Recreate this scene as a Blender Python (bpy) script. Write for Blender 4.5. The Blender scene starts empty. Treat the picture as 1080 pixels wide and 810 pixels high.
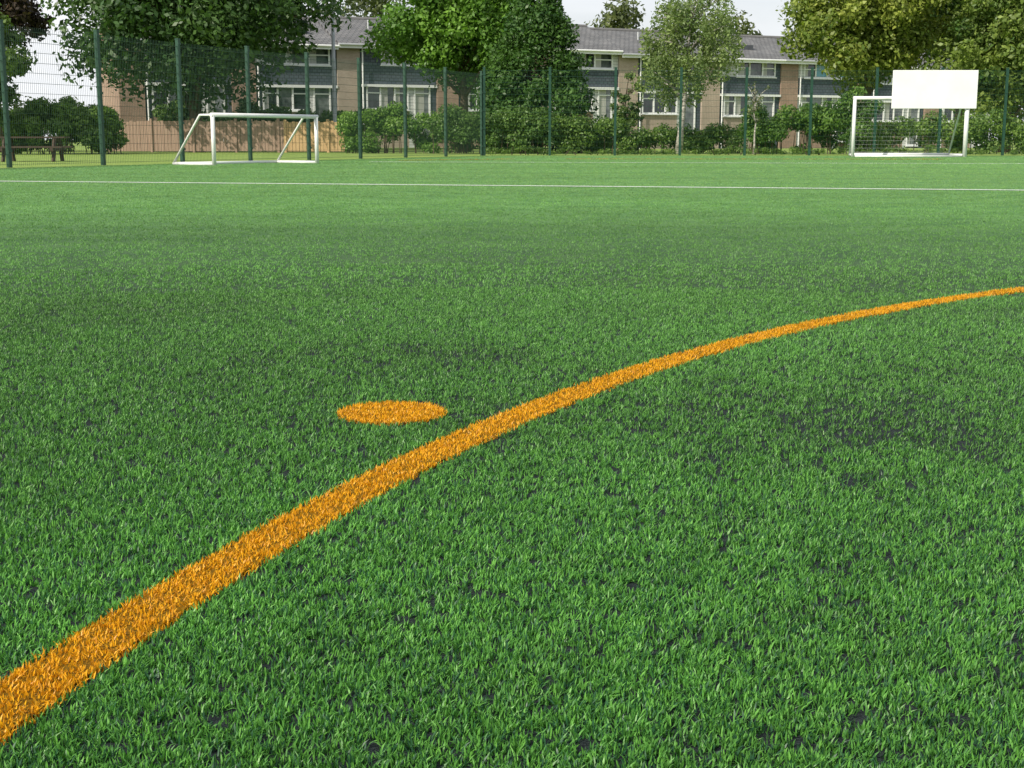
import bpy, math, numpy as np
from mathutils import Vector, Matrix
rng = np.random.default_rng(7)
sc = bpy.context.scene
R = math.radians

# ---------------------------------------------------------------- helpers
def link(o, parent=None):
    sc.collection.objects.link(o)
    if parent: o.parent = parent
    return o
def empty(name, loc=(0,0,0), rz=0):
    e = bpy.data.objects.new(name, None); e.location = loc; e.rotation_euler = (0,0,rz)
    e.empty_display_size = .3
    return link(e)
def fast_mesh(name, V, T, mat, parent=None, col=None, k=3):
    V = np.asarray(V, np.float32).reshape(-1,3); T = np.asarray(T, np.int32).reshape(-1,k)
    me = bpy.data.meshes.new(name)
    me.vertices.add(len(V)); me.vertices.foreach_set('co', V.ravel())
    me.loops.add(T.size); me.loops.foreach_set('vertex_index', T.ravel())
    me.polygons.add(len(T)); me.polygons.foreach_set('loop_start', np.arange(0, T.size, k, dtype=np.int32))
    me.update(calc_edges=True)
    if col is not None:
        a = me.color_attributes.new('col', 'FLOAT_COLOR', 'POINT')
        c = np.ones((len(V),4), np.float32); c[:,:3] = col
        a.data.foreach_set('color', c.ravel())
    me.materials.append(mat)
    return link(bpy.data.objects.new(name, me), parent)
class B:
    def __init__(s): s.v=[]; s.f=[]
    def box(s, x0,x1,y0,y1,z0,z1):
        n=len(s.v)
        s.v += [(x0,y0,z0),(x1,y0,z0),(x1,y1,z0),(x0,y1,z0),(x0,y0,z1),(x1,y0,z1),(x1,y1,z1),(x0,y1,z1)]
        s.f += [[n+i for i in q] for q in ((3,2,1,0),(4,5,6,7),(0,1,5,4),(1,2,6,5),(2,3,7,6),(3,0,4,7))]
        return s
    def tube(s, pts, rad, n=8, cap=True):
        pts=[Vector(p) for p in pts]; rings=[]
        if not hasattr(rad,'__len__'): rad=[rad]*len(pts)
        for i,p in enumerate(pts):
            d=(pts[min(i+1,len(pts)-1)]-pts[max(i-1,0)]).normalized()
            a=d.orthogonal().normalized() if i==0 else (pa-d*pa.dot(d)).normalized()
            pa=a; b=d.cross(a); base=len(s.v)
            for k in range(n):
                t=2*math.pi*(k+.5)/n
                s.v.append(tuple(p+(a*math.cos(t)+b*math.sin(t))*rad[i]))
            rings.append(base)
        for r0,r1 in zip(rings,rings[1:]):
            for k in range(n):
                s.f.append([r0+k,r0+(k+1)%n,r1+(k+1)%n,r1+k])
        if cap:
            s.f.append([rings[0]+k for k in range(n)][::-1]); s.f.append([rings[-1]+k for k in range(n)])
        return s
    def make(s, name, mat, parent=None, smooth=False, bevel=0):
        me=bpy.data.meshes.new(name); me.from_pydata(s.v,[],s.f); me.materials.append(mat); me.update()
        if smooth:
            for p in me.polygons: p.use_smooth = len(p.vertices)==4
        o=bpy.data.objects.new(name,me)
        if bevel:
            m=o.modifiers.new('bev','BEVEL'); m.width=bevel; m.segments=2
        return link(o,parent)

def mat(name, col, rough=.7, spec=.3, noise=None, metal=0, bump=None):
    """noise=(scale, col2, contrast, stretch xyz)"""
    m=bpy.data.materials.new(name); m.use_nodes=True; nt=m.node_tree; N=nt.nodes; L=nt.links
    p=N['Principled BSDF']; p.inputs['Roughness'].default_value=rough
    p.inputs['Specular IOR Level'].default_value=spec; p.inputs['Metallic'].default_value=metal
    p.inputs['Base Color'].default_value=(*col,1)
    if noise:
        tc=N.new('ShaderNodeTexCoord'); mp=N.new('ShaderNodeMapping'); mp.inputs['Scale'].default_value=noise[3] if len(noise)>3 else (1,1,1)
        n=N.new('ShaderNodeTexNoise'); n.inputs['Scale'].default_value=noise[0]; n.inputs['Detail'].default_value=6; n.inputs['Roughness'].default_value=.65
        r=N.new('ShaderNodeValToRGB'); r.color_ramp.elements[0].position=.5-noise[2]; r.color_ramp.elements[1].position=.5+noise[2]
        r.color_ramp.elements[0].color=(*col,1); r.color_ramp.elements[1].color=(*noise[1],1)
        L.new(tc.outputs['Object'],mp.inputs[0]); L.new(mp.outputs[0],n.inputs['Vector']); L.new(n.outputs['Fac'],r.inputs[0]); L.new(r.outputs[0],p.inputs['Base Color'])
    if bump:
        tc=N.new('ShaderNodeTexCoord'); n=N.new('ShaderNodeTexNoise'); n.inputs['Scale'].default_value=bump[0]; n.inputs['Detail'].default_value=4
        b=N.new('ShaderNodeBump'); b.inputs['Strength'].default_value=bump[1]; b.inputs['Distance'].default_value=bump[2]
        L.new(tc.outputs['Object'],n.inputs['Vector']); L.new(n.outputs['Fac'],b.inputs['Height']); L.new(b.outputs[0],p.inputs['Normal'])
    return m
def brickmat(name, c1, c2, mortar, scale, bw=.5, rh=.25, ms=.02, rough=.85, axis='XZ'):
    m=bpy.data.materials.new(name); m.use_nodes=True; nt=m.node_tree; N=nt.nodes; L=nt.links; p=N['Principled BSDF']
    p.inputs['Roughness'].default_value=rough; p.inputs['Specular IOR Level'].default_value=.25
    tc=N.new('ShaderNodeTexCoord'); s=N.new('ShaderNodeSeparateXYZ'); c=N.new('ShaderNodeCombineXYZ')
    ad=N.new('ShaderNodeMath'); ad.operation='ADD'
    L.new(tc.outputs['Object'],s.inputs[0]); L.new(s.outputs['X'],ad.inputs[0]); L.new(s.outputs['Y'],ad.inputs[1])
    if axis=='XZ': L.new(ad.outputs[0],c.inputs['X']); L.new(s.outputs['Z'],c.inputs['Y'])
    else: L.new(s.outputs['X'],c.inputs['X']); L.new(s.outputs['Y'],c.inputs['Y'])
    b=N.new('ShaderNodeTexBrick'); b.inputs['Color1'].default_value=(*c1,1); b.inputs['Color2'].default_value=(*c2,1); b.inputs['Mortar'].default_value=(*mortar,1)
    b.inputs['Scale'].default_value=scale; b.inputs['Mortar Size'].default_value=ms; b.inputs['Brick Width'].default_value=bw; b.inputs['Row Height'].default_value=rh
    n=N.new('ShaderNodeTexNoise'); n.inputs['Scale'].default_value=.8; n.inputs['Detail'].default_value=5
    mx=N.new('ShaderNodeMix'); mx.data_type='RGBA'; mx.blend_type='MULTIPLY'; mx.inputs['Factor'].default_value=.6
    L.new(c.outputs[0],b.inputs['Vector']); L.new(tc.outputs['Object'],n.inputs['Vector'])
    L.new(b.outputs['Color'],mx.inputs['A'])
    r=N.new('ShaderNodeValToRGB'); r.color_ramp.elements[0].position=.3; r.color_ramp.elements[1].position=.65; r.color_ramp.elements[0].color=(.6,.6,.6,1)
    L.new(n.outputs['Fac'],r.inputs[0]); L.new(r.outputs[0],mx.inputs['B']); L.new(mx.outputs['Result'],p.inputs['Base Color'])
    return m
def leafmat(name, rough=.45, spec=.35, trans=.3, tcol=(1.1,1.25,.5)):
    m=bpy.data.materials.new(name); m.use_nodes=True; nt=m.node_tree; N=nt.nodes; L=nt.links; p=N['Principled BSDF']
    a=N.new('ShaderNodeAttribute'); a.attribute_name='col'; L.new(a.outputs['Color'],p.inputs['Base Color'])
    p.inputs['Roughness'].default_value=rough; p.inputs['Specular IOR Level'].default_value=spec
    t=N.new('ShaderNodeBsdfTranslucent'); mu=N.new('ShaderNodeMix'); mu.data_type='RGBA'; mu.blend_type='MULTIPLY'; mu.inputs['Factor'].default_value=1
    mu.inputs['B'].default_value=(*tcol,1); L.new(a.outputs['Color'],mu.inputs['A']); L.new(mu.outputs['Result'],t.inputs['Color'])
    ms=N.new('ShaderNodeMixShader'); ms.inputs[0].default_value=trans
    L.new(p.outputs[0],ms.inputs[1]); L.new(t.outputs[0],ms.inputs[2]); L.new(ms.outputs[0],N['Material Output'].inputs['Surface'])
    return m
_g={}
def vnoise(x,y,scale,seed):
    if seed not in _g: _g[seed]=np.random.default_rng(seed).random((257,257))
    g=_g[seed]; x=x*scale+77.3; y=y*scale+33.1
    ix=np.floor(x).astype(int); iy=np.floor(y).astype(int); fx=x-ix; fy=y-iy
    fx=fx*fx*(3-2*fx); fy=fy*fy*(3-2*fy); ix%=256; iy%=256
    return (g[ix,iy]*(1-fx)+g[ix+1,iy]*fx)*(1-fy)+(g[ix,iy+1]*(1-fx)+g[ix+1,iy+1]*fx)*fy
def fbm(x,y,scale,seed):
    return (vnoise(x,y,scale,seed)+.5*vnoise(x,y,scale*2.1,seed+1)+.25*vnoise(x,y,scale*4.3,seed+2))/1.75

# ---------------------------------------------------------------- camera
P=R(10.3)
cam=bpy.data.cameras.new('camera'); co=bpy.data.objects.new('camera',cam); link(co)
co.location=(0,0,.55); co.rotation_euler=(math.pi/2-P,0,0)
cam.sensor_width=36; cam.lens=47.33; cam.clip_start=.05; cam.clip_end=2000
sc.camera=co

# ---------------------------------------------------------------- light
sun_dir=Vector((-.68,-.62,.70)).normalized()
w=bpy.data.worlds.new('World'); sc.world=w; w.use_nodes=True
N=w.node_tree.nodes; L=w.node_tree.links
sky=N.new('ShaderNodeTexSky'); sky.sky_type='NISHITA'; sky.sun_disc=False
sky.sun_elevation=math.asin(sun_dir.z); sky.sun_rotation=math.atan2(sun_dir.x,sun_dir.y)
sky.air_density=1.0; sky.dust_density=3.0; sky.ozone_density=1.0
# thin bright cloud, thickest toward the horizon
tc=N.new('ShaderNodeTexCoord'); mp=N.new('ShaderNodeMapping'); mp.inputs['Scale'].default_value=(1,1,3.5)
cn=N.new('ShaderNodeTexNoise'); cn.inputs['Scale'].default_value=2.6; cn.inputs['Detail'].default_value=7; cn.inputs['Roughness'].default_value=.55
cr=N.new('ShaderNodeMapRange'); cr.inputs['From Min'].default_value=.35; cr.inputs['From Max'].default_value=.60; cr.inputs['To Min'].default_value=.6; cr.inputs['To Max'].default_value=1.0
sx=N.new('ShaderNodeSeparateXYZ'); el=N.new('ShaderNodeMapRange'); el.inputs['From Min'].default_value=.12; el.inputs['From Max'].default_value=.7; el.inputs['To Min'].default_value=1; el.inputs['To Max'].default_value=.55
ml=N.new('ShaderNodeMath'); ml.operation='MULTIPLY'
mx=N.new('ShaderNodeMix'); mx.data_type='RGBA'; mx.inputs['B'].default_value=(7.3,7.45,7.7,1)
L.new(tc.outputs['Generated'],mp.inputs[0]); L.new(mp.outputs[0],cn.inputs['Vector']); L.new(cn.outputs['Fac'],cr.inputs['Value'])
L.new(tc.outputs['Generated'],sx.inputs[0]); L.new(sx.outputs['Z'],el.inputs['Value']); L.new(cr.outputs[0],ml.inputs[0]); L.new(el.outputs[0],ml.inputs[1]); L.new(ml.outputs[0],mx.inputs['Factor'])
L.new(sky.outputs[0],mx.inputs['A']); L.new(mx.outputs['Result'],N['Background'].inputs[0]); N['Background'].inputs[1].default_value=.14
sl=bpy.data.lights.new('sun','SUN'); sl.energy=5.0; sl.angle=R(.5); sl.color=(1,.93,.80)
so=link(bpy.data.objects.new('sun',sl)); so.rotation_euler=sun_dir.to_track_quat('Z','Y').to_euler(); so.location=(-20,-20,30)
sc.view_settings.view_transform='Standard'; sc.view_settings.look='None'; sc.view_settings.exposure=0

# ---------------------------------------------------------------- ground
def sheet(name, pts, z, m):
    me=bpy.data.meshes.new(name); me.from_pydata([(x,y,z) for x,y in pts],[],[list(range(len(pts)))]); me.materials.append(m)
    return link(bpy.data.objects.new(name,me))
m_lawn=mat('lawn_grass',(.15,.24,.05),.9,.1,noise=(.9,(.28,.36,.10),.22),bump=(14,.8,.05))
sheet('lawn_ground',[(-700,-300),(700,-300),(700,900),(-700,900)],0,m_lawn)
FA=(-9.95,27.0); FB=(-1.04,47.0)
fd=np.array([FB[0]-FA[0],FB[1]-FA[1]]); fl=np.hypot(*fd); fd/=fl
def fence_side(x,y,off=0):   # >0 on pitch side
    return (x-FA[0])*fd[1]-(y-FA[1])*fd[0]-off
# pitch infill base
m_in=bpy.data.materials.new('rubber_infill'); m_in.use_nodes=True
nt=m_in.node_tree; N=nt.nodes; L=nt.links; p=N['Principled BSDF']; p.inputs['Roughness'].default_value=.85; p.inputs['Specular IOR Level'].default_value=.2
tc=N.new('ShaderNodeTexCoord'); n=N.new('ShaderNodeTexNoise'); n.inputs['Scale'].default_value=420; n.inputs['Detail'].default_value=2
r=N.new('ShaderNodeValToRGB'); r.color_ramp.elements[0].position=.4; r.color_ramp.elements[0].color=(.007,.011,.012,1); r.color_ramp.elements[1].position=.7; r.color_ramp.elements[1].color=(.03,.042,.042,1)
n2=N.new('ShaderNodeTexNoise'); n2.inputs['Scale'].default_value=2.2; n2.inputs['Detail'].default_value=8
ln=N.new('ShaderNodeVectorMath'); ln.operation='LENGTH'; mr=N.new('ShaderNodeMapRange'); mr.inputs['From Min'].default_value=3.5; mr.inputs['From Max'].default_value=11
mx=N.new('ShaderNodeMix'); mx.data_type='RGBA'; r2=N.new('ShaderNodeValToRGB'); r2.color_ramp.elements[0].position=.35; r2.color_ramp.elements[1].position=.65
r2.color_ramp.elements[0].color=(.07,.18,.05,1); r2.color_ramp.elements[1].color=(.12,.26,.075,1)
bp=N.new('ShaderNodeBump'); bp.inputs['Distance'].default_value=.003
L.new(tc.outputs['Object'],n.inputs['Vector']); L.new(n.outputs['Fac'],r.inputs[0]); L.new(tc.outputs['Object'],n2.inputs['Vector']); L.new(n2.outputs['Fac'],r2.inputs[0])
L.new(tc.outputs['Object'],ln.inputs[0]); L.new(ln.outputs['Value'],mr.inputs['Value']); L.new(mr.outputs[0],mx.inputs['Factor'])
L.new(r.outputs[0],mx.inputs['A']); L.new(r2.outputs[0],mx.inputs['B']); L.new(mx.outputs['Result'],p.inputs['Base Color'])
L.new(n.outputs['Fac'],bp.inputs['Height']); L.new(bp.outputs[0],p.inputs['Normal'])
A0=(FA[0]-fd[0]*45+.5,FA[1]-fd[1]*45); 
sheet('artificial_pitch',[A0,(40,A0[1]),(40,46.2),(FB[0]+.3,46.2)],.004,m_in)

# line definitions ------------------------------------------------
pts=np.array([(-.492,1.195),(-.492,1.195),(-.398,1.615),(-.2986,1.93),(-.163,2.23),(0,2.61),(.2166,3.0),(.4317,3.33),(.692,3.71),(1.082,4.20),(1.521,4.63),(1.898,4.94)])
Am=np.c_[pts*2,np.ones(len(pts))]; sol=np.linalg.lstsq(Am,(pts**2).sum(1),rcond=None)[0]
CC=sol[:2]; CR=math.sqrt(sol[2]+CC@CC)
SPOT=np.array((-.243,2.66)); SR=.110; LW=.084
def seg(x,y,a,b,wd):
    a=np.array(a);b=np.array(b);d=b-a;l=np.hypot(*d);d/=l
    t=(x-a[0])*d[0]+(y-a[1])*d[1]; q=(x-a[0])*-d[1]+(y-a[1])*d[0]
    return (t>0)&(t<l)&(np.abs(q)<wd/2)
WL=[((-13,19.6),(14,12.6),.17),((-3.5,33.5),(20,29.5),.2)]
YL=[((1.5,38.5),(12,38.0),.5),((-3,36),(0,38.4),.4)]
def strip(name,P0,P1,wd,z,m):
    P0=Vector(P0);P1=Vector(P1);d=(P1-P0).normalized();q=Vector((-d.y,d.x))*wd/2
    return sheet(name,[P0-q,P1-q,P1+q,P0+q],z,m)
m_or=mat('orange_turf_backing',(.05,.03,.008),.95,.05,noise=(260,(.26,.14,.010),.2))
m_wh=mat('white_turf_backing',(.5,.55,.5),.9,.1,noise=(30,(.7,.72,.7),.2))
for a,b,wd in WL: strip('white_pitch_line',a,b,wd,.008,m_wh)
for a,b,wd in YL: strip('yellow_pitch_line',a,b,wd,.008,m_or)
v=[];f=[]
for i in range(161):
    t=R(55+i); 
    for q in (-LW/2+.008,LW/2-.008): v.append((CC[0]+(CR+q)*math.cos(t),CC[1]+(CR+q)*math.sin(t),.008))
    if i: f.append([2*i-2,2*i-1,2*i+1,2*i])
me=bpy.data.meshes.new('orange_curved_line'); me.from_pydata(v,[],f); me.materials.append(m_or); link(bpy.data.objects.new('orange_curved_line',me))
sheet('orange_penalty_spot',[(SPOT[0]+(SR-.008)*math.cos(R(a)),SPOT[1]+(SR-.008)*math.sin(R(a))) for a in range(0,360,8)],.008,m_or)

# ---------------------------------------------------------------- turf blades
r0,r1,rk=.85,47,5.0; ANG=1.12; D0=165000; DF=78000
n1=int(ANG*D0*(rk-r0)); n2_=int(ANG*DF*rk*math.log(r1/rk)); nb=6
t1=n1//nb; t2=n2_//nb
rr=np.r_[r0+(rk-r0)*rng.random(t1), rk*np.exp(np.log(r1/rk)*rng.random(t2))]
th=(rng.random(len(rr))-.5)*ANG
tb=rng.random(len(rr))
rr=np.repeat(rr,nb); th=np.repeat(th,nb); tb=np.repeat(tb,nb)
x=rr*np.sin(th); y=rr*np.cos(th)
spr=.0030*np.maximum(1,rr/3.2)
x=x+rng.normal(0,1,len(x))*spr; y=y+rng.normal(0,1,len(x))*spr
# extra yarn on the inlaid orange line and spot
na=60000; ta=R(55)+R(160)*rng.random(na); qa=(rng.random(na)-.5)*LW
qa+=rng.normal(0,.002,na)
ex=CC[0]+(CR+qa)*np.cos(ta); ey=CC[1]+(CR+qa)*np.sin(ta); ok=(np.hypot(ex,ey)<7)&(ey>.6)
ns=2400; ra=SR*np.sqrt(rng.random(ns)); aa=rng.random(ns)*6.283
ex=np.r_[ex[ok],SPOT[0]+ra*np.cos(aa)]; ey=np.r_[ey[ok],SPOT[1]+ra*np.sin(aa)]
x=np.r_[x,ex]; y=np.r_[y,ey]; rr=np.r_[rr,np.hypot(ex,ey)]; tb=np.r_[tb,rng.random(len(ex))]
patch=fbm(x,y,1.1,11); fine=fbm(x,y,14,21)
reg=np.exp(-(((x-.30)/.55)**2+((y-2.15)/.45)**2))*.12
keep=(fence_side(x,y,.45)>0)&(y<46.1)
wear=np.clip((.40+reg-patch)*2.6+(.5-fine)*1.9,0,1)*np.clip((9-rr)/5,.12,1)
wob=rng.normal(0,.0022,len(x))
circ=np.abs(np.hypot(x-CC[0],y-CC[1])-CR+wob)<LW/2
spot=np.hypot(x-SPOT[0],y-SPOT[1])+wob<SR
white=np.zeros(len(x),bool); yel=np.zeros(len(x),bool)
for a,b,wd in WL: white|=seg(x,y,a,b,wd)
for a,b,wd in YL: yel|=seg(x,y,a,b,wd)
orange=circ|spot|yel; line=orange|white
keep&=(rng.random(len(x))>wear*.5)|line
x,y,rr,wear,orange,white,line,patch,fine,tb=[a[keep] for a in (x,y,rr,wear,orange,white,line,patch,fine,tb)]
n=len(x)
h=.0110*(.55+.7*rng.random(n))*(1-.2*wear*(~line)); wd=.00175*np.maximum(1,rr/4.5)**.95*(.75+.5*rng.random(n))
h*=np.maximum(1,rr/18)**.5
az=rng.random(n)*2*np.pi; lean=np.abs(rng.normal(.36,.30,n))+.05
lx=np.cos(az)*np.sin(lean)+.06; ly=np.sin(az)*np.sin(lean); lz=np.cos(lean)
fa=rng.random(n)*np.pi; wx=np.cos(fa)*wd/2; wy=np.sin(fa)*wd/2
base=np.c_[x,y,np.full(n,.004)]; W_=np.c_[wx,wy,np.zeros(n)]; Ld=np.c_[lx,ly,lz]
bend=np.c_[lx,ly,-.25*np.abs(lean)]*(rng.random(n)*.9)[:,None]
H=h[:,None]
mid=base+Ld*H*.6; tip=base+Ld*H*.95+bend*H*.6
near=rr<6
Vn=np.stack([base-W_,base+W_,mid-W_*.95,mid+W_*.95,tip],1)[near]
kN=len(Vn); Tn=(np.arange(kN)*5)[:,None,None]+np.array([[0,1,2],[1,3,2],[2,3,4]])[None]
Vf=np.stack([base-W_,base+W_,tip],1)[~near]; kF=len(Vf)
Tf=kN*5+(np.arange(kF)*3)[:,None]+np.array([0,1,2])[None]
# colour
g1=np.array([.046,.165,.032]); g2=np.array([.15,.39,.065]); g3=np.array([.026,.095,.040])
u=np.clip(rng.random(n)*.7+tb*.5-.1,0,1); c=g1+(g2-g1)*(u**1.3)[:,None]
dk=rng.random(n)<.22; c[dk]=g3
streak=vnoise(x*.22+y*.05,y,1.3,31)*.5+vnoise(x*.07,y,.5,32)*.5
c*=(1+.50*(streak-.5)+.45*(patch-.5)+.4*(fine-.5)*np.clip(1-rr/12,0,1))[:,None]
c*=(1-.15*wear)[:,None]
fr=np.clip((rr-1.8)/18,0,1)[:,None]**.75; c=c*(1-.42*fr)+np.array([.30,.43,.17])*fr*.42*(1+.45*(streak[:,None]-.5))  # sunlit sheen of distant turf painted into blade colour, paler with distance
o1=np.array([.84,.45,.014]); o2=np.array([.52,.22,.006])
co_=o1+(o2-o1)*rng.random(n)[:,None]; c[orange]=co_[orange]
c[white]=np.array([.62,.70,.60])*(.8+.3*rng.random(n)[:,None])[white]
c=np.clip(c,0.003,.88)
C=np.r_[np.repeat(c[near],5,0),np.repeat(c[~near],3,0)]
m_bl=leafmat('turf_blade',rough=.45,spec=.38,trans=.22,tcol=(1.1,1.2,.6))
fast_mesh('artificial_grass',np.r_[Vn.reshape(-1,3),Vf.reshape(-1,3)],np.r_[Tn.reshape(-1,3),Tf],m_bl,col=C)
print('BLADES',n)

# ---------------------------------------------------------------- materials
m_fence=mat('green_fence_paint',(.008,.045,.028),.45,.5,noise=(6,(.012,.06,.035),.2))
m_white=mat('white_goal_paint',(.78,.78,.78),.35,.5,noise=(5,(.62,.63,.62),.25))
m_board=mat('white_board',(.82,.82,.82),.5,.3,noise=(1.2,(.72,.72,.72),.2))
m_frame=mat('white_upvc',(.78,.79,.79),.4,.5,noise=(2,(.70,.71,.71),.2))
m_metal=mat('galvanised_steel',(.50,.52,.53),.5,.5,noise=(8,(.40,.42,.43),.2),metal=.3)
m_wood=mat('fence_wood',(.25,.165,.13),.85,.15,noise=(3,(.40,.29,.22),.25,(8,8,.6)))
m_wood2=mat('new_fence_wood',(.44,.29,.15),.85,.15,noise=(3,(.56,.39,.21),.25,(8,8,.6)))
m_dwood=mat('dark_table_wood',(.05,.035,.028),.8,.2,noise=(4,(.09,.065,.05),.25,(1,8,8)))
m_brick=brickmat('buff_brick',(.36,.235,.175),(.29,.18,.13),(.34,.31,.27),4.4)
m_brick2=brickmat('pale_brick',(.44,.35,.28),(.38,.29,.23),(.42,.38,.34),4.4)
m_clad=brickmat('grey_tile_hanging',(.07,.09,.115),(.10,.12,.145),(.03,.035,.04),1.0,bw=.25,rh=.16,ms=.012)
m_white_clad=brickmat('white_board_cladding',(.62,.63,.62),(.56,.57,.57),(.25,.25,.25),1.0,bw=4,rh=.16,ms=.01)
m_roof=brickmat('roof_tiles',(.155,.16,.165),(.205,.205,.205),(.06,.06,.065),1.0,bw=.3,rh=.27,ms=.02,axis='XY')
m_ridge=mat('ridge_tiles',(.15,.15,.15),.8,.2,noise=(3,(.2,.195,.195),.2))
def glass(name,c,c2):
    return mat(name,c,.08,.8,noise=(.9,c2,.12))
m_gl=[glass('window_glass_a',(.012,.015,.018),(.05,.06,.065)),glass('window_glass_b',(.02,.025,.03),(.18,.2,.2)),glass('window_glass_teal',(.03,.2,.27),(.06,.3,.36))]
m_curt=mat('net_curtain',(.5,.5,.47),.9,.1,noise=(6,(.32,.32,.3),.3,(6,1,.3)))
m_bark=mat('bark',(.07,.05,.035),.95,.1,noise=(5,(.14,.11,.08),.2,(3,3,.7)),bump=(14,.8,.04))
m_birch=mat('birch_bark',(.55,.52,.47),.8,.2,noise=(5,(.10,.09,.08),.12,(1,1,4)))
m_leaf=leafmat('leaves',trans=.33)

# ---------------------------------------------------------------- houses
HD=Vector((.913,.407)).normalized(); HA=math.atan2(HD.y,HD.x); P0=Vector((-8.6,73))
def window(pa, x0,x1,z0,z1,panes,gi,curt=False,name='window'):
    fr=B(); t=.085
    fr.box(x0,x1,-.02,.10,z0,z0+t); fr.box(x0,x1,-.02,.10,z1-t,z1)
    wdt=(x1-x0)/panes
    for i in range(panes+1):
        xc=x0+i*wdt
        a,b=(xc,xc+t) if i==0 else ((xc-t,xc) if i==panes else (xc-t/2,xc+t/2))
        fr.box(a,b,-.018,.098,z0+t,z1-t)
    for i in range(0,panes,2):
        a=x0+i*wdt; fr.box(a+t/2+.002,a+wdt-t/2-.002,-.014,.09,z1-t-.36,z1-t-.30)
    fr.box(x0-.05,x1+.05,-.10,-.022,z0-.06,z0-.002)
    fr.make(name+'_frame',m_frame,pa)
    for i in range(panes):
        a=x0+i*wdt; g=gi if rng.random()<.75 else (1 if gi!=2 else 0)
        B().box(a+.01,a+wdt-.01,.05,.06,z0+.01,z1-.01).make(name+'_glass',m_gl[g],pa)
        if curt and rng.random()<.45:
            q=.25+.4*rng.random(); B().box(a+.04,a+.04+(wdt-.08)*q,.044,.048,z0+.08,z1-.08).make(name+'_curtain',m_curt,pa)
def house(s,W,var,dz=0):
    o=P0+HD*s
    e=empty('terraced_house',(o.x,o.y,dz),HA)
    bm=m_brick if var%3!=1 else m_brick2
    B().box(0,W,.32,8,0,5.35).make('walls',bm,e)
    pw=1.25
    B().box(0,pw,-.12,.318,0,5.35).make('brick_pier',bm,e)
    cl=m_clad if var%3!=2 else m_white_clad
    xa=pw+.002
    B().box(xa,W,-.03,.316,3.32,4.33).make('tile_hung_band',m_clad,e)
    ux0=xa+.5+(.7 if var in(1,4) else 0); ux1=W-.35
    B().box(xa,ux0-.002,0,.314,4.332,5.35).make('upper_wall_a',cl if var%2 else m_white_clad,e)
    B().box(ux1+.002,W,0,.314,4.332,5.35).make('upper_wall_b',cl,e)
    B().box(ux0,ux1,0,.30,5.30,5.35).make('lintel',m_frame,e)
    window(e,ux0,ux1,4.36,5.295,4 if var%2 else 3,2 if var==5 else (0 if var%2 else 1),True,'upper_window')
    lx0=xa+.35; lx1=W-1.6
    B().box(xa,lx0-.002,.02,.314,0,3.318).make('lower_wall_a',cl,e)
    B().box(lx0,lx1,.02,.314,0,1.95).make('lower_wall_b',bm,e)
    B().box(lx1+.002,lx1+.3,.02,.314,0,3.318).make('lower_wall_c',m_white_clad,e)
    B().box(lx1+1.25,W,.02,.314,0,3.318).make('lower_wall_d',cl,e)
    window(e,lx0,lx1,2.02,3.31,3,0,True,'lower_window')
    window(e,lx1+.302,lx1+1.248,.5,3.31,1,1,True,'patio_door')
    B().box(xa,W,-.16,-.032,3.20,3.34).make('white_band',m_frame,e)
    yo=-.45; ze=5.42; yr=4.0; zr=7.05; t=.12
    v=[(0,yo,ze),(W,yo,ze),(W,yr,zr),(0,yr,zr),(0,8.45,ze),(W,8.45,ze)]
    v+=[(a,b,c-t) for a,b,c in v]
    f=[(0,1,2,3),(3,2,5,4),(6,9,8,7),(9,10,11,8),(0,6,7,1),(4,5,11,10),(0,3,9,6),(3,4,10,9),(1,7,8,2),(2,8,11,5)]
    b=B(); b.v=v; b.f=[list(q) for q in f]; b.make('roof',m_roof,e)
    B().tube([(0,yr,zr+.02),(W,yr,zr+.02)],.10,6).make('ridge',m_ridge,e)
    B().box(0,W,yo-.03,yo-.004,ze-.26,ze-.02).make('fascia',m_frame,e)
    B().tube([(0,yo-.10,ze-.08),(W,yo-.10,ze-.08)],.055,8).make('gutter',m_metal if var%2 else m_frame,e)
    B().tube([(pw+.12,-.20,0),(pw+.12,-.20,5.2)],.04,8).make('downpipe',m_frame,e)
    b=B(); b.v=[(.004,.33,5.34),(.004,7.9,5.34),(.004,yr,zr-.13),(W-.004,.33,5.34),(W-.004,7.9,5.34),(W-.004,yr,zr-.13)]; b.f=[[0,2,1],[3,4,5]]; b.make('gable',bm,e)
    if var==2:
        B().box(.5,1.05,yr-.35,yr+.3,zr-.3,zr+.35).box(.45,1.10,yr-.40,yr+.35,zr+.352,zr+.43).make('chimney',bm,e)
        B().tube([(.78,yr,zr+.43),(.78,yr,zr+.65)],[.12,.1],10).make('chimney_pot',m_ridge,e)
    else:
        B().tube([(2.5,2.2,6.2),(2.5,2.2,6.85)],.05,8).make('vent_pipe',m_metal,e)
        B().box(3.6,4.4,1.2,2.0,5.95,6.32).make('roof_light',m_gl[0],e)
s=-11.9
for i,v_ in enumerate([3,0,1,0,2,1,4,5,0,5]):
    house(s,5.6,v_,[0,0,.1,.1,.15,0,-.1,-.1,-.35,-.35][i]); s+=5.603

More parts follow.
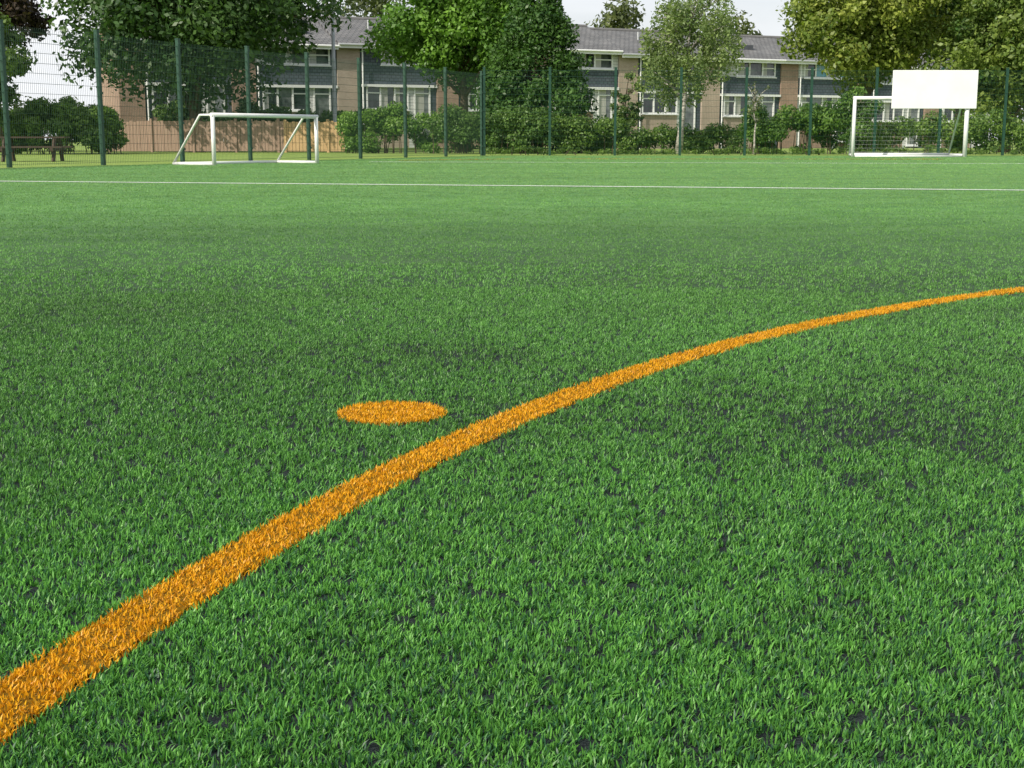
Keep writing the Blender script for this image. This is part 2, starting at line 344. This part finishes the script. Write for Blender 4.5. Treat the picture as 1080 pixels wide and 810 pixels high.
# ---------------------------------------------------------------- mesh fences
def mesh_fence(a,b,nseg,hgt,name):
    a=Vector(a);b=Vector(b);d=b-a;l=d.length
    e=empty(name,(a.x,a.y,0),math.atan2(d.y,d.x))
    posts=B(); wires=B(); caps=B()
    for i in range(nseg+1):
        px=l*i/nseg; posts.box(px-.04,px+.04,-.04,.04,0,hgt+.06); caps.box(px-.047,px+.047,-.047,.047,hgt+.062,hgt+.09)
        for z in np.arange(.3,hgt,.6): caps.box(px-.05,px+.05,-.055,-.041,z,z+.05)
    for z in np.arange(.06,hgt,.2):
        for yy in (-.012,.012): wires.box(0,l,yy-.003,yy+.003,z-.003,z+.003)
    for xx in np.arange(.05,l,.055): wires.box(xx-.0016,xx+.0016,-.002,.002,.03,hgt)
    posts.make('posts',m_fence,e); wires.make('wire_mesh',m_fence,e); caps.make('clamps_and_caps',m_fence,e)
k=fl/8
mesh_fence((FA[0]-fd[0]*k*4,FA[1]-fd[1]*k*4),FB,12,2.75,'green_mesh_fence')
mesh_fence((FB[0]+.09,FB[1]),(26,47.6),12,2.88,'green_mesh_fence')

def wood_fence(x0,y0,x1,y1,hh,m,name='wooden_garden_fence'):
    a=Vector((x0,y0));b=Vector((x1,y1));l=(b-a).length
    e=empty(name,(x0,y0,0),math.atan2(y1-y0,x1-x0)); bb=B(); pp=B(); xx=0
    while xx<l:
        dz=rng.normal(0,.02); bb.box(xx,xx+.135,-.012+rng.random()*.006,.012,.05,hh+dz); xx+=.15
    for q in np.arange(0,l+.1,1.83): pp.box(q-.05,q+.05,-.06,.11,0,hh+.10)
    pp.box(0,l,.016,.06,.3,.38); pp.box(0,l,.016,.06,hh-.3,hh-.22)
    bb.make('boards',m,e); pp.make('posts_and_rails',m,e)
wood_fence(-17.2,58.5,-9.7,58.0,1.32,m_wood)
wood_fence(-9.6,58.0,-7.2,57.8,1.28,m_wood2)

# ---------------------------------------------------------------- goals
def goal_left():
    e=empty('small_football_goal'); H=1.06; a=Vector((-6.33,29,0)); b=Vector((-4.5,31.5,0)); bk=Vector((-1.05,.75,0)); r=.045
    up=Vector((0,0,H)); f=B()
    f.tube([a,a+up],r,12); f.tube([b,b+up],r,12); f.tube([a+up-(b-a).normalized()*r,b+up+(b-a).normalized()*r],r,12)
    f.make('frame',m_white,e,True)
    g=B(); q=bk*.3
    for p in (a,b):
        g.tube([p+up,p+up+q,p+bk+Vector((0,0,.03))],.028,8)
        g.tube([p+Vector((0,0,.03)),p+bk+Vector((0,0,.03))],.035,8)
    g.tube([a+bk+Vector((0,0,.03)),b+bk+Vector((0,0,.03))],.035,8)
    g.make('back_stays',m_white,e,True)
goal_left()
def goal_right():
    e=empty('football_goal'); Y=43.3; x0=10.80; x1=14.35; H=1.83; r=.055; f=B()
    f.tube([(x0,Y,0),(x0,Y,H)],r,12); f.tube([(x1,Y,0),(x1,Y,H)],r+.015,12); f.tube([(x0-r,Y,H),(x1+r,Y,H)],r,12)
    f.make('frame',m_white,e,True)
    g=B()
    for xx,sx in ((x0,.22),(x1,-.1)):
        g.tube([(xx,Y,H),(xx+sx*.3,Y+.35,H-.02),(xx+sx,Y+1.3,.05)],.03,8); g.tube([(xx,Y,.06),(xx+sx,Y+1.3,.06)],.04,8)
    g.tube([(x0+.22,Y+1.3,.06),(x1-.1,Y+1.3,.06)],.06,8); g.box(x0+.07,x1-.08,Y-.03,Y+.03,.0,.05)
    g.make('back_stays',m_white,e,True)
    n=B()
    for z in np.arange(.15,H,.12): 
        yb=Y+1.3-(1.0)*(z/H); n.box(x0+.1,x1-.1,yb-.0012,yb+.0012,z-.0012,z+.0012)
    for xx in np.arange(x0+.12,x1-.1,.12): n.tube([(xx,Y+1.3,.06),(xx,Y+.32,H-.02)],.0014,3)
    n.make('net',m_white,e)
    bd=empty('white_board'); 
    B().box(11.93,14.60,Y-.115,Y-.075,1.50,2.68).make('panel',m_board,bd,bevel=.01)
    B().box(11.98,14.55,Y-.073,Y-.058,1.56,1.62).box(11.98,14.55,Y-.073,Y-.058,2.5,2.56).box(12.2,12.26,Y-.057,Y+.0,1.85,2.6).box(14.3,14.36,Y-.056,Y+.0,1.9,2.6).make('back_brackets',m_metal,bd)
goal_right()

e=empty('street_lamp',(-8.0,62,0)); B().tube([(0,0,0),(0,0,.9),(0,0,.95),(0,0,6.5)],[.12,.12,.095,.075],10).make('column',m_metal,e,True)
B().tube([(0,0,6.45),(.0,0,6.65),(.18,-.25,6.75)],[.06,.05,.045],8).make('arm',m_metal,e,True)
B().tube([(.1,-.15,6.72),(.22,-.32,6.76),(.45,-.62,6.77)],[.05,.12,.07],8).make('lantern',m_frame,e,True)
e=empty('picnic_table',(-12.1,34.5,0),R(8)); b=B()
for i in range(5): b.box(-.85,.85,-.36+i*.15,-.36+i*.15+.135,.58,.62)
for yy in (-.78,.6):
    for i in range(2): b.box(-.85,.85,yy+i*.1,yy+i*.1+.09,.34,.38)
b.make('top_and_seats',m_dwood,e)
b=B()
for xx in (-.6,.6):
    b.box(xx-.04,xx+.04,-.8,.8,.27,.338); b.tube([(xx,-.3,.575),(xx,-.62,0)],.05,4); b.tube([(xx,.3,.575),(xx,.62,0)],.05,4); b.box(xx-.04,xx+.04,-.35,.38,.51,.578)
b.make('legs',m_dwood,e)

# ---------------------------------------------------------------- foliage
def leaves(name, cl, rad, nleaf, size, c1, c2, parent=None, flat=.8, seed=0, droop=0):
    g=np.random.default_rng(seed); k=len(cl); rad=np.asarray(rad)
    wgt=rad**2; idx=g.choice(k,nleaf,p=wgt/wgt.sum())
    d=g.normal(size=(nleaf,3)); d/=np.linalg.norm(d,axis=1)[:,None]
    q=(g.random(nleaf)**.45)[:,None]*d; q[:,2]*=flat
    if droop: q[:,2]-=droop*g.random(nleaf)*2
    c=cl[idx]+q*rad[idx][:,None]
    ok=c[:,2]>.03; c=c[ok]; idx=idx[ok]; d=d[ok]; n=len(c)
    nr=d*.7+g.normal(size=(n,3))*.65+np.array([0,0,.35]); nr/=np.linalg.norm(nr,axis=1)[:,None]
    a=np.cross(nr,g.normal(size=(n,3))); a/=np.linalg.norm(a,axis=1)[:,None]; b=np.cross(nr,a)
    s=size*(.5+g.random(n))[:,None]
    V=np.stack([c-a*s,c-b*s*.55,c+a*s,c+b*s*.55],1)
    cb=g.random(k)[idx]; u=np.clip(cb*.6+g.random(n)*.5-.05,0,1)[:,None]
    col=(np.array(c1)*(1-u)+np.array(c2)*u)*(.75+.5*g.random(n)[:,None])
    return fast_mesh(name,V,np.arange(n*4).reshape(-1,4),m_leaf,parent,col=np.repeat(col,4,0),k=4)
def tree(name,x,y,zb,zt,rad,c1,c2,nleaf=20000,size=.09,shape='round',seed=1,bark=None,tr=.2,ncl=110,lean=(0,0),crad=None,droop=0):
    g=np.random.default_rng(seed); e=empty(name,(x,y,0)); bark=bark or m_bark
    zc=(zb+zt)/2; hz=(zt-zb)/2; C=[];RR=[]
    lob=g.normal(size=(9,3)); lob/=np.linalg.norm(lob,axis=1)[:,None]; la=g.random(9)*.30
    while len(C)<ncl:
        d=g.normal(size=3); d/=np.linalg.norm(d); q=(.25+.75*g.random()**.6)
        m=.82+sum(a*max(0,d@l)**5 for a,l in zip(la,lob))
        if shape=='round': p=np.array([d[0]*rad*q*m,d[1]*rad*q*m,zc+d[2]*hz*q*m]); cr=rad*(.16+.14*g.random())
        elif shape=='cone':
            t=g.random()**1.2; rr_=rad*(1-t)**.6*(.5+.5*g.random()**.5)*(.85+.3*g.random()); an=g.random()*6.283
            p=np.array([math.cos(an)*rr_,math.sin(an)*rr_,zb+(zt-zb)*t]); cr=rad*(.30-.15*t)
        if crad: cr=crad*(.7+.6*g.random())
        p[0]+=lean[0]*(p[2]/zt); p[1]+=lean[1]*(p[2]/zt)
        C.append(p);RR.append(cr)
    C=np.array(C);RR=np.array(RR)
    b=B(); top=zt-.25*(zt-zb)
    tp=[(lean[0]*t*top/zt+g.normal(0,.05)*t,lean[1]*t*top/zt+g.normal(0,.05)*t,top*t) for t in np.linspace(0,1,7)]
    b.tube(tp,[tr*1.25]+[tr*(1-.85*t) for t in np.linspace(0,1,7)[1:]],10)
    for i in g.choice(len(C),min(34,len(C)),replace=False):
        c=Vector(C[i]); t=min(.95,max(.25,(c.z-.35*math.hypot(c.x,c.y))/top)); s_=Vector(tp[min(6,int(t*6))])
        mid_=(s_+c)/2+Vector((0,0,.12*(c-s_).length)); b.tube([s_,mid_,c],[tr*.42*(1-.6*t)+.01,tr*.22+.005,.008],6)
    b.make('trunk_and_limbs',bark,e,True)
    leaves('crown',C,RR,nleaf,size,c1,c2,e,seed=seed+50,droop=droop)
    return e
DG=(.026,.068,.021); MG=(.085,.16,.04)
tree('broadleaf_tree',-13.6,59,1.7,11.0,5.2,DG,MG,54000,.12,seed=3,tr=.32,ncl=260)
tree('broadleaf_tree',-19.6,50,1.0,5.4,2.1,(.05,.10,.022),(.17,.26,.05),22000,.09,seed=4,tr=.16)
tree('copper_beech_tree',-21.8,58,4.2,8.8,2.3,(.03,.02,.02),(.07,.05,.03),14000,.11,seed=5,tr=.25)
tree('broadleaf_tree',-2.1,61,2.7,8.3,3.5,(.055,.14,.02),(.175,.33,.045),40000,.10,seed=6,tr=.24,ncl=160)
tree('hornbeam_tree',1.05,57,.4,6.8,2.7,(.025,.073,.017),(.085,.175,.033),48000,.08,shape='cone',seed=8,tr=.18,ncl=250)
tree('silver_birch_tree',6.4,52.5,1.7,6.9,2.25,(.10,.16,.05),(.26,.33,.12),16000,.06,seed=9,tr=.13,ncl=115,bark=m_birch,lean=(.55,0),crad=.36,droop=1.0)
tree('broadleaf_tree',15.5,60,3.0,8.8,3.7,(.10,.165,.027),(.31,.35,.065),42000,.10,seed=10,tr=.22,ncl=160)
tree('broadleaf_tree',20.9,58,1.0,8.0,3.0,(.045,.105,.024),(.21,.28,.055),36000,.10,seed=12,tr=.22,ncl=150)
tree('broadleaf_tree',21.5,66,4,11,3.8,DG,(.10,.17,.033),24000,.12,seed=14,tr=.25)
tree('broadleaf_tree',-28,62,1,6.5,3.2,DG,MG,18000,.12,seed=15,tr=.25)
tree('young_tree',8.95,50.5,.9,2.7,.55,(.06,.09,.03),(.16,.18,.07),260,.05,seed=16,tr=.045,ncl=26,bark=m_birch)
tree('young_tree',4.6,55.5,.5,3.3,.75,(.045,.09,.025),(.14,.21,.05),3500,.06,seed=18,tr=.06,ncl=34)

def hedge(name,x0,x1,y,dep,hfun,n,c1,c2,seed,size=.055,r=.42):
    g=np.random.default_rng(seed); k=int(abs(x1-x0)*9)+10
    X=x0+(x1-x0)*g.random(k); hh=np.array([hfun(a) for a in X]); Z=np.sqrt(g.random(k))*(hh-r*.6); Yy=y+(g.random(k)-.5)*dep*np.clip(1.3-Z/hh,.4,1)
    e=empty(name,(0,0,0)); b=B()
    for i in g.choice(k,min(40,k),replace=False): b.tube([(X[i]+g.normal(0,.1),y,0),(X[i],Yy[i],max(.2,Z[i]))],[.02,.006],5)
    b.make('stems',m_bark,e); leaves('foliage',np.c_[X,Yy,Z],r*(.7+.6*g.random(k)),n,size,c1,c2,e,seed=seed+5)
hn=lambda sd,b,a,s=.9:(lambda q:b+a*(float(vnoise(np.array([q]),np.array([0.]),s,sd)[0])*2-1))
hedge('laurel_bush',-19.5,-14.9,52,2.4,lambda q:2.25-abs(q+17)*.28,24000,(.055,.12,.024),(.175,.28,.05),41,size=.065)
hedge('boundary_hedge',-6.6,-3.0,54.5,1.6,hn(43,1.75,.35),18000,(.07,.155,.024),(.20,.34,.055),43)
hedge('boundary_hedge',-3.2,1.5,53.5,1.6,hn(44,1.6,.35),18000,(.04,.095,.02),(.13,.225,.045),44)
hedge('boundary_hedge',1.2,9.0,54,1.6,hn(45,1.25,.45),26000,(.045,.10,.022),(.16,.26,.05),45)
hedge('ivy_shrub',8.8,13.6,51.5,1.6,hn(46,2.15,.5),26000,(.045,.11,.02),(.16,.28,.05),46)
hedge('boundary_hedge',13.0,23.0,52.5,1.5,hn(47,1.45,.3),28000,(.06,.125,.025),(.20,.31,.06),47)
hedge('boundary_hedge',-30,-19,62,2,hn(48,1.9,.3),16000,DG,(.09,.15,.03),48,size=.09)
hedge('boundary_hedge',-17,-7,66,2,hn(49,2.2,.5),20000,(.04,.09,.022),(.13,.21,.045),49,size=.09)
hedge('fence_edge_weeds',-1,24,48.6,.8,hn(50,.28,.12,2.),16000,(.05,.11,.02),(.17,.27,.05),50,size=.03,r=.14)
# distant trees
g=np.random.default_rng(99); X=[];RR=[]
for cx,cz,rr_,nn in ((-46,9,5,26),(-60,9,8,30),(-12,12.4,3.6,20),(10,10.5,3.6,20),(17,9.5,3.0,16),(33,10,6,26),(45,12,8,30),(62,9,8,26),(-3,9,3,10),(25,9,3,12)):
    for i in range(nn):
        d=g.normal(size=3); d/=np.linalg.norm(d); X.append((cx+d[0]*rr_*.8,112+d[1]*4,cz*.62+d[2]*cz*.42)); RR.append(1.3+g.random())
for i in range(110): X.append((-75+i*1.4+g.normal(0,.5),116+g.normal(0,1),1.6+g.random()*1.6)); RR.append(1.6)
e=empty('distant_trees'); leaves('foliage',np.array(X),RR,75000,.2,(.05,.075,.03),(.15,.18,.06),e,seed=77)
b=B()
for cx in (-46,-60,-12,10,17,33,45,62,-3,25): b.tube([(cx,112,0),(cx+.3,112,5)],[.4,.2],8)
b.make('trunks',m_bark,e)
